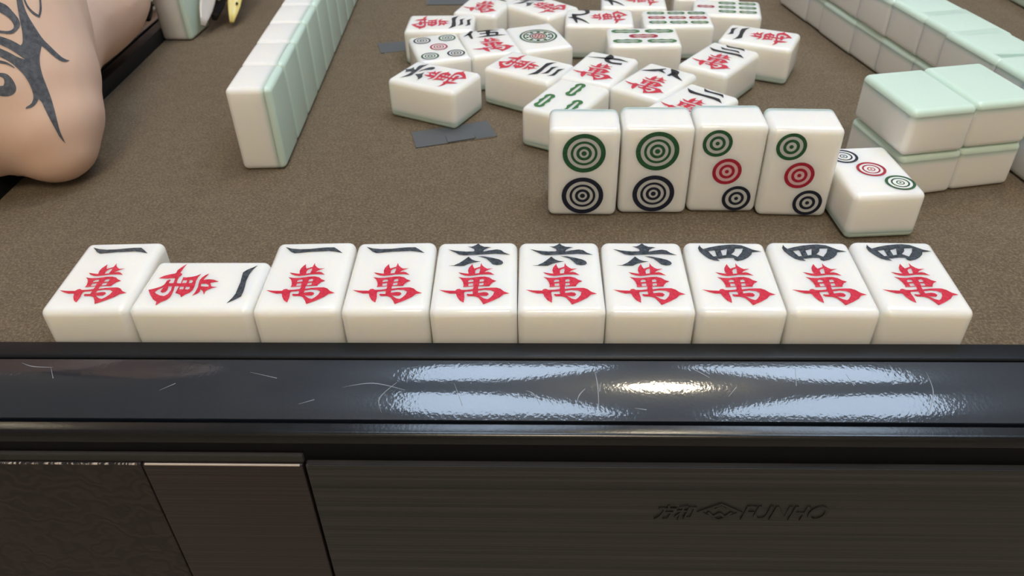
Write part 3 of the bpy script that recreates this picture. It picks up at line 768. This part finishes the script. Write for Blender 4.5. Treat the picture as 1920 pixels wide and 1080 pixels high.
# long painted nails
def nail_mesh(name, length, width, mat):
    bm = bmesh.new()
    n, rings = 10, 8
    prev = None
    for i in range(rings + 1):
        t = i / rings
        w = width * (0.8 + 0.35 * math.sin(math.pi * min(1, t * 1.1)) ** 1) * (1 - max(0, t - .7) ** 2 * 6.5)
        row = []
        for k in range(n):
            a = 2 * math.pi * k / n
            row.append(bm.verts.new((w / 2 * math.cos(a) * U, (0.055 * math.sin(a) + 0.05 * math.cos(a) ** 2 * -1) * U, -t * length * U)))
        if prev:
            for k in range(n): bm.faces.new((prev[k], prev[(k + 1) % n], row[(k + 1) % n], row[k]))
        else: bm.faces.new(row)
        prev = row
    bm.faces.new(prev[::-1])
    bmesh.ops.recalc_face_normals(bm, faces=bm.faces[:])
    return mesh_from_bm(name, bm, mat, smooth=True)
def place_nail(fing, tip, mat, width, label, spots=None):
    base = Vector(FING[fing][-1][:3])
    tipv = Vector(tip)
    d = (base - tipv)
    me = nail_mesh('fingernail', d.length + .15, width, mat)
    o = part('fingernail', me, person, base + d.normalized() * .15 - off)
    # local -Z runs to the tip, local -Y looks towards the rail side
    zax = d.normalized(); yax = Vector((-0.35, 1, 0)); xax = yax.cross(zax).normalized(); yax = zax.cross(xax)
    o.rotation_euler = Matrix((xax, yax, zax)).transposed().to_euler()
    tag(o, label)
    if spots:
        for kind, sx, sz, r in spots:
            bm = bmesh.new(); bmesh.ops.create_icosphere(bm, subdivisions=2, radius=r * U)
            part('rhinestone' if kind == 'gem' else 'nail_spot', mesh_from_bm('spot', bm, kind, smooth=True), o, (sx, -.09, sz))
    return o
place_nail('index', (-7.3, 10.75, .24), 'nail_grey', .30, 'long pale grey nail')
place_nail('middle', (-7.2, 11.2, .22), 'nail_black', .34, 'long glossy black nail with silver stones', [('gem', .04, -.78, .085), ('gem', .10, -.92, .06), ('gem', .0, -1.0, .055)])
place_nail('ring', (-6.85, 11.3, .12), 'nail_yellow', .30, 'long yellow nail with black spots', [('nail_black', .09, -.5, .045), ('nail_black', .1, -.95, .05), ('nail_black', .05, -1.2, .03)])
place_nail('little', (-6.9, 12.7, .5), 'nail_yellow', .26, 'long yellow nail')
place_nail('thumb', (-8.3, 10.35, .5), 'nail_black', .34, 'long black thumbnail')

# tattoo: ink shapes laid onto the skin of the upper arm
bvh = BVHTree.FromPolygons([q.co + off * U for q in body_me.vertices], [tuple(p.vertices) for p in body_me.polygons])
def px_ray(px, py):
    return (fwd + right * ((px - 960) / FPX) + upv * ((540 - py) / FPX)).normalized()
TAT = [[(88, -40), (118, -40), (140, 45), (165, 100), (200, 155), (245, 225), (290, 268), (340, 318), (375, 343), (403, 350), (380, 361), (345, 352), (300, 318), (258, 278), (240, 266), (228, 320), (230, 380), (246, 440), (272, 505), (297, 572), (316, 640), (330, 700), (347, 765), (379, 829), (348, 800), (320, 748), (290, 692), (260, 632), (240, 588), (222, 572), (208, 602), (185, 622), (148, 630), (150, 618), (180, 603), (195, 568), (188, 528), (168, 480), (138, 432), (98, 392), (50, 352), (-30, 315), (-30, 268), (50, 300), (100, 330), (145, 345), (100, 312), (50, 280), (-30, 245), (-30, 200), (60, 228), (118, 262), (132, 248), (128, 180), (112, 110)],
       [(-30, 0), (0, 12), (40, 30), (80, 75), (110, 112), (118, 150), (85, 190), (50, 200), (-30, 186), (-30, 172), (45, 182), (75, 170), (82, 145), (55, 105), (0, 70), (-30, 60)],
       [(128, -20), (150, 40), (190, 85), (228, 103), (242, 60), (234, -20), (224, -20), (229, 50), (221, 86), (195, 70), (160, 35), (138, -20)],
       [(-30, 425), (0, 420), (40, 425), (75, 460), (98, 510), (80, 545), (40, 560), (-30, 550), (-30, 500), (20, 495), (28, 470), (15, 445), (-30, 440)],
       [(-30, 345), (0, 348), (40, 358), (84, 388), (84, 396), (40, 372), (-30, 362)]]
def in_poly(x, y, P):
    c = False
    for i in range(len(P)):
        (x1, y1), (x2, y2) = P[i], P[i - 1]
        if (y1 > y) != (y2 > y) and x < (x2 - x1) * (y - y1) / (y2 - y1) + x1: c = not c
    return c
def soften(P):
    """round the gentle bends of an outline, keep its sharp tips"""
    out = []
    for i in range(len(P)):
        a, b, c = Vector(P[i - 1]), Vector(P[i]), Vector(P[(i + 1) % len(P)])
        if (b - a).length > 1 and (c - b).length > 1 and (b - a).angle(c - b) < R(62):
            out += [tuple(b + (a - b) * .25), tuple(b + (c - b) * .25)]
        else: out.append(tuple(b))
    return out
for poly in TAT:
    poly = soften(soften(poly))
    P = []
    for i in range(len(poly)):
        a, b = poly[i], poly[(i + 1) % len(poly)]
        n = max(1, int(math.hypot(b[0] - a[0], b[1] - a[1]) / 14))
        P += [(a[0] + (b[0] - a[0]) * k / n, a[1] + (b[1] - a[1]) * k / n) for k in range(n)]
    pts = [Vector(p) for p in P]
    nb = len(pts)
    xs = [p.x for p in pts]; ys = [p.y for p in pts]
    y = min(ys)
    while y < max(ys):
        x = min(xs)
        while x < max(xs):
            if in_poly(x, y, P) and min((p - Vector((x, y))).length for p in pts[:nb]) > 5: pts.append(Vector((x, y)))
            x += 14
        y += 14
    vs, es, fs, *_ = delaunay_2d_cdt(pts, [(i, (i + 1) % nb) for i in range(nb)], [], 1, 1e-5)
    bm = bmesh.new()
    vmap = []
    for q in vs:
        hit, nrm, idx, dist = bvh.ray_cast(CAM * U, px_ray(q.x / 3.086, q.y / 3.086))
        vmap.append(bm.verts.new(hit + nrm * 0.00018 - off * U) if hit is not None and dist < 0.6 else None)
    for f in fs:
        cx = sum(vs[i].x for i in f) / len(f); cy = sum(vs[i].y for i in f) / len(f)
        if not in_poly(cx, cy, P) or any(vmap[i] is None for i in f): continue
        try: bm.faces.new([vmap[i] for i in f])
        except ValueError: pass
    bmesh.ops.delete(bm, geom=[q for q in bm.verts if not q.link_faces], context='VERTS')
    for f in bm.faces:
        f.normal_update()
        if f.normal.dot(CAM * U - off * U - f.calc_center_median()) < 0: f.normal_flip()
    o = part('tattoo', mesh_from_bm('tattoo', bm, 'tattoo_ink', smooth=True), person)
    tag(o, 'black tribal tattoo')

# stool under the player
st = empty('stool', (-19, 9.3, FZ), 0, 'dark wooden stool under the seated player', 'stool')
box('seat', -5, 5, -5, 5, 10.4, 11.6, 'wood_dark', st, .3)
for sx in (-1, 1):
    for sy in (-1, 1): box('leg', sx * 4.3 - .6, sx * 4.3 + .6, sy * 4.3 - .6, sy * 4.3 + .6, 0, 10.4, 'wood_dark', st, .1)
